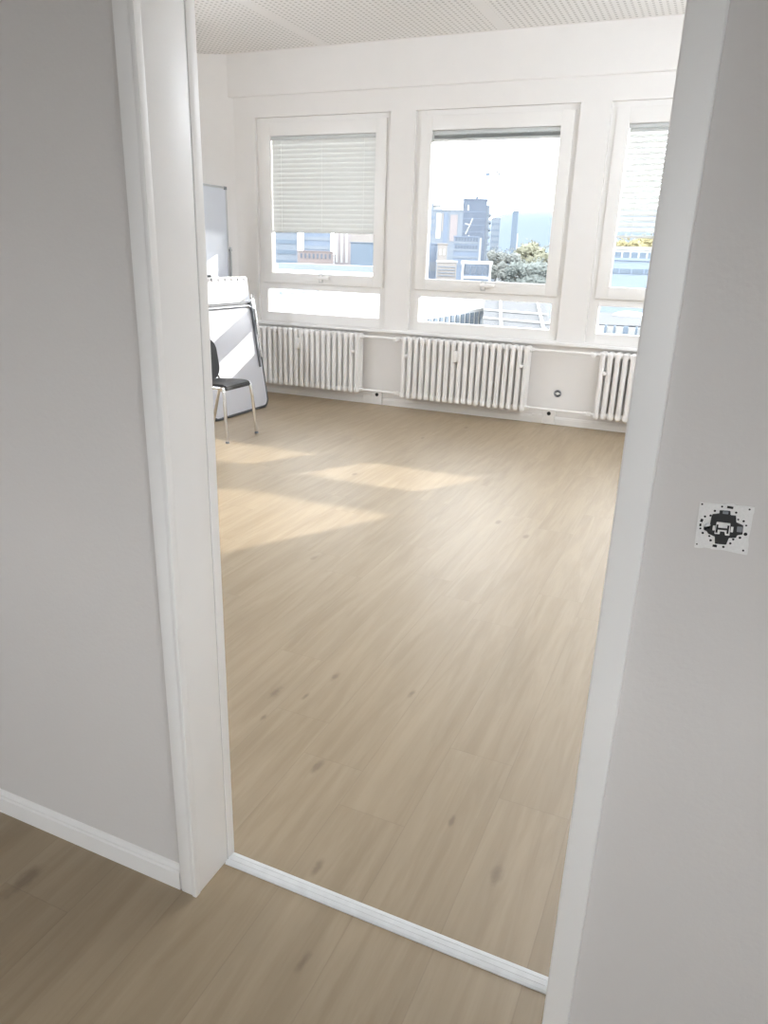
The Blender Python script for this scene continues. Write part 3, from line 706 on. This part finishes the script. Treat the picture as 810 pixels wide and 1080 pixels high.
t, x0, x1, z = bld('slim_tower', 541, 547, 222.5, 520, 5, 'mid', 'slim dark tower standing in front of the wooded hill', parapet=.6)
MB().box(x1+.2, x1+1.1, 521, 523, GZ, z-14).build('lift_shaft', O['white'], t, smooth=False)

# crane
p = at(525, 182, 640)
cr = thing('tower_crane', (p.x, 640, GZ), 'faint tower crane rising above the roofs in the middle window', 'crane')
def lattice(a, b, w):
    q = MB(); a, b = Vector(a), Vector(b); d = (b-a).normalized()
    u = d.cross(Vector((0, 1, 0)) if abs(d.y) < .9 else Vector((1, 0, 0))).normalized()*w/2; v = d.cross(u).normalized()*w/2
    cs = [u+v, u-v, -u-v, -u+v]
    for c in cs: q.cyl(a+c, b+c, .17, n=5)
    n = max(3, int((b-a).length/(w*1.6)))
    for i in range(n):
        p0, p1 = a.lerp(b, i/n), a.lerp(b, (i+1)/n)
        for k in range(4): q.cyl(p0+cs[k], p1+cs[(k+1) % 4], .11, n=4)
    return q
lattice((p.x, 640, GZ), (p.x, 640, p.z+2), 1.6).build('mast', O['steel'], cr, smooth=False)
lattice((p.x-10, 640, p.z), (p.x+9, 640, p.z), 1.3).build('jib', O['steel'], cr, smooth=False)
MB().box(p.x-10, p.x-7, 639, 641, p.z-2.5, p.z-.4).build('counterweight', O['mid'], cr, smooth=False)
MB().box(p.x+1, p.x+2.6, 638.8, 640.4, p.z-2.4, p.z-.3).build('cab', O['steel'], cr, smooth=False)
MB().cyl((p.x, 640, p.z+5), (p.x-9, 640, p.z+.5), .08, n=5).cyl((p.x, 640, p.z+5), (p.x+8, 640, p.z+.5), .08, n=5).cyl((p.x, 640, p.z), (p.x, 640, p.z+5.2), .3, n=6).build('tie_rod', O['steel'], cr, smooth=False)

# hill: a ridge with depth
hb = bmesh.new(); nx, ny = 60, 14; grid = []
for j in range(ny+1):
    rowv = []
    for i in range(nx+1):
        px = 505+i*(760-505)/nx
        X = at(px, 240, 2600).x; u = j/ny
        ridge = at(px, 222.5-.03*(px-585)*(px > 585) + 10*max(0, (545-px)/30)**1.5, 2600).z - GZ
        hgt = GZ-1+ridge*math.sin(min(1, u*1.25)*PI/2)*(1-.5*max(0, u-.8))+8*noise.noise(Vector((X*.006, u*5, 0)))*u
        rowv.append(hb.verts.new((X*(2200+u*500)/2600, 2200+u*500, hgt)))
    grid.append(rowv)
for j in range(ny):
    for i in range(nx): hb.faces.new((grid[j][i], grid[j][i+1], grid[j+1][i+1], grid[j+1][i]))
q = MB(); q.bm = hb; struct(q.build('hill', O['hill'], org=(-700, 2400, GZ)))

# trees
def tree(px, pytop, Y, wpx, mt, label, gp, h=None, seed=0):
    c = at(px, pytop, Y); r = wpx/FPX*Y/2*1.1; rng = random.Random(seed)
    zt = c.z; hh = h or r*1.5
    t = thing('tree', (c.x, Y, GZ), label, 'tree', gp)
    MB().cyl((c.x, Y, GZ), (c.x+.2, Y, zt-hh*.6), r*.10, r*.05, n=8).build('trunk', O['trunk'], t)
    q = MB(); zc = zt-hh*.5
    for k in range(11):
        a = rng.uniform(0, 2*PI); e = rng.uniform(-.7, .75); rr = r*rng.uniform(.36, .5)
        q.ball((c.x+math.cos(a)*r*.52*math.cos(e), Y+math.sin(a)*r*.52*math.cos(e), zc+math.sin(e)*hh*.42), rr, 3, (1, 1, .85), .45, 2.2, seed*3+k)
    for k in range(420):
        a = rng.uniform(0, 2*PI); e = math.asin(rng.uniform(-1, 1)); rad = rng.uniform(.75, 1.02)
        pnt = Vector((c.x+math.cos(a)*math.cos(e)*r*rad, Y+math.sin(a)*math.cos(e)*r*rad, zc+math.sin(e)*hh*.5*rad))
        s = r*.07; u = Vector((rng.uniform(-1, 1), rng.uniform(-1, 1), rng.uniform(-1, 1))).normalized(); v = u.orthogonal().normalized()
        q.quad(pnt-u*s, pnt+v*s*.7, pnt+u*s, pnt-v*s*.7)
    q.build('crown', O[mt], t)
GP = 'trees behind the middle window'
tree(524, 259, 150, 20, 'g3', 'grey green tree beside the framed pavilion, leftmost of the tree group', GP, 7, 1)
tree(538, 261, 142, 24, 'g3', 'grey green tree in the gap between the pavilion and yellow tree', GP, 7.5, 2)
tree(560, 251, 150, 30, 'g2', 'yellow green autumn tree at the middle of the tree group', GP, 9, 3)
tree(578, 258, 146, 28, 'g2', 'yellow tree at the right edge of the middle window', GP, 8, 4)
tree(548, 272, 128, 26, 'g1', 'low dark green tree in front of the yellow green tree', GP, 6, 5)
tree(570, 271, 117, 32, 'g1', 'wide dark green tree in front at the right of the middle window', GP, 6, 6)
tree(664, 246, 150, 26, 'y3', 'golden autumn tree seen under the right blind, nearer the window edge', 'golden trees', 7, 7)
tree(687, 245, 155, 30, 'y3', 'golden autumn tree seen under the right blind, nearer the door frame', 'golden trees', 8, 8)

# left window
t, x0, x1, z = bld('blue_office', 320, 349, 243, 170, 14, 'blue', 'blue office building with pale bands seen below the left blind')
for k in range(4): band(t, x0, x1, 170, z-2.3-2.1*k, z-1.5-2.1*k, 'pale', 'pale_band')
t, x0, x1, z = bld('pale_block', 284, 314, 244, 210, 14, 'pale', 'pale block at the far left below the left blind')
for k in range(3): band(t, x0+.4, x1-.4, 210, z-3.6-3*k, z-2.4-3*k, 'mid')
t, x0, x1, z = bld('brick_row', 314, 352, 264.5, 150, 9, 'brick', 'low reddish row of buildings in front of the blue office', parapet=.4)
wins(t, x0+.4, x1-.4, 150, (z-1.6,), 8, 'glazing', .45, 1)
t, x0, x1, z = bld('pinkish_block', 353, 370, 240, 190, 14, 'pink', 'pinkish block with light panels between blue office and dark box building')
for k in range(3): band(t, x0+w_*0+.3+k*1.35, x0+.9+k*1.35, 190, z-9, z-1, 'white', 'white_strip')
t, x0, x1, z = bld('dark_box_building', 370, 395, 255.5, 140, 12, 'mid', 'dark blue box building at the right below the left blind', parapet=.3)
t, x0, x1, z = bld('tan_block', 366, 398, 244, 220, 12, 'tan', 'beige block rising behind the dark box building')
# white roof of the next house, just below
def slab(name, pts, z, h, mt, label, cat, zb):
    c = sum((Vector(p) for p in pts), Vector((0, 0)))/len(pts)
    t = thing(name, (c.x, c.y, zb), label, cat)
    I = Matrix.Translation((0, 0, z-h)); MB().prism(pts, h, I).build('roof', O[mt], t, smooth=False)
    k = [((p[0]-c.x)*.985+c.x, (p[1]-c.y)*.985+c.y) for p in pts]
    MB().prism(k, z-h-zb, Matrix.Translation((0, 0, zb))).build('walls', O['white'], t, smooth=False)
    return t
def rp(px, py, z):
    d = CR*(px-405)+CD*(py-540)+CF*FPX; d = d*((z-CAMZ)/d.z); return (d.x, d.y)
zr = .05
t = slab('flat_roofed_annex', [rp(255, 276.5, zr), rp(398, 280.5, zr), rp(402, 340, zr), rp(210, 340, zr)], zr, .5, 'wroof', 'large white flat roof filling the lower pane of the left window', 'building', GZ)
a, b = rp(296, 311, zr), rp(335, 308, zr)
MB().cyl((a[0], a[1], zr+.05), (b[0], b[1], zr+.05), .08, n=8).build('roof_cable', O['pale'], t)
MB().box(a[0]+.5, a[0]+1.6, a[1]+6, a[1]+7.2, zr, zr+.5, bev=.03).build('roof_hatch', O['white'], t, smooth=False)
MB().box(rp(356, 283, zr)[0], rp(356, 283, zr)[0]+11, 60, 63, zr, zr+.5).build('roof_upstand', O['pale'], t, smooth=False)
# white facade running away, seen in the lower pane of the middle window
zt = -.6
WP = [Vector(rp(*p, zt)) for p in ((441, 334.5), (513, 324.5), (516, 312), (441, 312))]
d = WP[1]-WP[0]; L_ = d.length; ang = math.atan2(d.y, d.x)
wf = thing('white_wing', (WP[0].x, WP[0].y, GZ), 'white building wing with window rows in the lower pane of the middle window', 'building')
WM = Matrix.Translation((WP[0].x, WP[0].y, 0)) @ Matrix.Rotation(ang, 4, 'Z')   # x along the facade
MB().prism(WP, zt-.2-GZ, Matrix.Translation((0, 0, GZ))).build('walls', O['white'], wf, smooth=False)
MB().prism(WP, .22, Matrix.Translation((0, 0, zt-.22))).build('roof', O['wroof'], wf, smooth=False)
nW = 13
for k in range(nW):
    for zz in (zt-1.05, zt-3.4):
        u = .3+k*L_/nW
        MB().box(u, u+L_/nW*.52, -.05, .06, zz, zz+.93, m=WM).build('window', O['mid'], wf, smooth=False)
# glazed shed roof right of it
zs = -2.0
s = [at(511, 314, 34), at(574, 318, 34), at(583, 352, 24), at(509, 345, 24)]
sh = thing('shed_roof', (s[0].x, 30, GZ), 'grey shed roof with white glazing bars in the lower pane of the middle window', 'roof')
q = MB(); q.quad(*s); 
r = bmesh.ops.extrude_face_region(q.bm, geom=q.bm.faces[:]); bmesh.ops.translate(q.bm, vec=(0, 0, -.25), verts=[g for g in r['geom'] if isinstance(g, bmesh.types.BMVert)])
bmesh.ops.recalc_face_normals(q.bm, faces=q.bm.faces[:]); q.build('roof_slope', O['slate'], sh, smooth=False)
for u in (.27, .88): MB().cyl(s[0].lerp(s[1], u)+Vector((0, 0, .03)), s[3].lerp(s[2], u)+Vector((0, 0, .03)), .055, n=6).build('glazing_bar', O['white'], sh)
for v in (.52, .78): MB().cyl(s[0].lerp(s[3], v)+Vector((0, 0, .03)), s[1].lerp(s[2], v)+Vector((0, 0, .03)), .045, n=6).build('glazing_bar', O['white'], sh)
MB().box(s[3].x, s[2].x, 24.1, 33.9, GZ, min(s[3].z, s[2].z)-.3).build('walls', O['white'], sh, smooth=False)
# right window
t, x0, x1, z = bld('blue_metal_hall', 640, 720, 272.5, 95, 10, 'lblue', 'light blue metal hall with dark window strip in the right window', parapet=.6)
za, zb_ = at(660, 283.5, 95).z, at(660, 288.5, 95).z
for k in range(6): MB().box(x0+.3+k*(x1-x0)/6, x0+.3+(k+.86)*(x1-x0)/6, 94.9, 95.02, zb_, za).build('window_band', O['mid'], t, smooth=False)
t, x0, x1, z = bld('white_canopy', 640, 720, 260.5, 125, 8, 'white', 'white canopy roof under the golden trees in the right window', zb=GZ, parapet=.9)
wins(t, x0, x1, 125, (z-2.2,), 9, 'mid', .75, 1.4)
zg = -3.0
gr = slab('grey_flat_roof', [rp(618, 329, zg), rp(740, 332, zg), rp(760, 347, zg), rp(605, 341, zg)], zg, .3, 'slate', 'grey flat roof with skylight in the lower pane of the right window', 'roof', GZ)
c = rp(664, 333.5, zg); MB().ball((c[0], c[1], zg), 1.0, 3, (1.5, .9, .45)).build('skylight_dome', O['white'], gr)
fz = -4.0; a = rp(618, 345, fz)
fn = thing('panel_fence', (a[0], 24, GZ), 'white panel screen with dark posts in front of the grey flat roof', 'screen')
p0, p1 = at(612, 341.5, 24.5), at(730, 346.5, 24.5)
MB().box(p0.x, p1.x, 24.5, 24.6, p1.z-4, p0.z-.02).build('panels', O['white'], fn, smooth=False)
for px in (639, 648.5, 660.5, 672, 684): 
    pp = at(px, 342, 24.4); wd = .03 if px != 660.5 else .07
    MB().box(pp.x-wd, pp.x+wd, 24.38, 24.52, p1.z-4, p0.z+.02).build('post', O['mid'], fn, smooth=False)
MB().box(p0.x, p1.x, 24.6, 25.6, GZ, p1.z-3.9).build('base_wall', O['white'], fn, smooth=False)

# ------------------------------------------------------------------ sky and sun
wd = bpy.data.worlds.new('sky'); scn.world = wd; wd.use_nodes = True
N, L = wd.node_tree.nodes, wd.node_tree.links
bg = N['Background']; tc = N.new('ShaderNodeTexCoord'); sp = N.new('ShaderNodeSeparateXYZ'); L.new(tc.outputs['Generated'], sp.inputs[0])
rm = N.new('ShaderNodeValToRGB'); rm.color_ramp.elements[0].color = (.97, .98, 1, 1); rm.color_ramp.elements[0].position = 0.0
rm.color_ramp.elements[1].color = (.91, .95, 1, 1); rm.color_ramp.elements[1].position = .6
L.new(sp.outputs[2], rm.inputs[0]); L.new(rm.outputs[0], bg.inputs[0]); bg.inputs[1].default_value = SKY
sl = bpy.data.lights.new('sun', 'SUN'); sl.energy = SUN; sl.angle = math.radians(.6); sl.color = (1, .95, .87)
so = bpy.data.objects.new('sun', sl); COL.objects.link(so); so.location = (20, 40, 30)
so.rotation_euler = Vector((-.57, -1, -.40)).to_track_quat('-Z', 'Y').to_euler()

scn.view_settings.view_transform = 'Standard'; scn.view_settings.look = 'None'; scn.view_settings.gamma = 1; scn.view_settings.exposure = 0
scn.view_settings.use_curve_mapping = False
cy = scn.cycles; cy.use_denoising = True; cy.max_bounces = 10; cy.diffuse_bounces = 7; cy.glossy_bounces = 4; cy.transparent_max_bounces = 16; cy.sample_clamp_indirect = 6
cy.caustics_reflective = False; cy.caustics_refractive = False
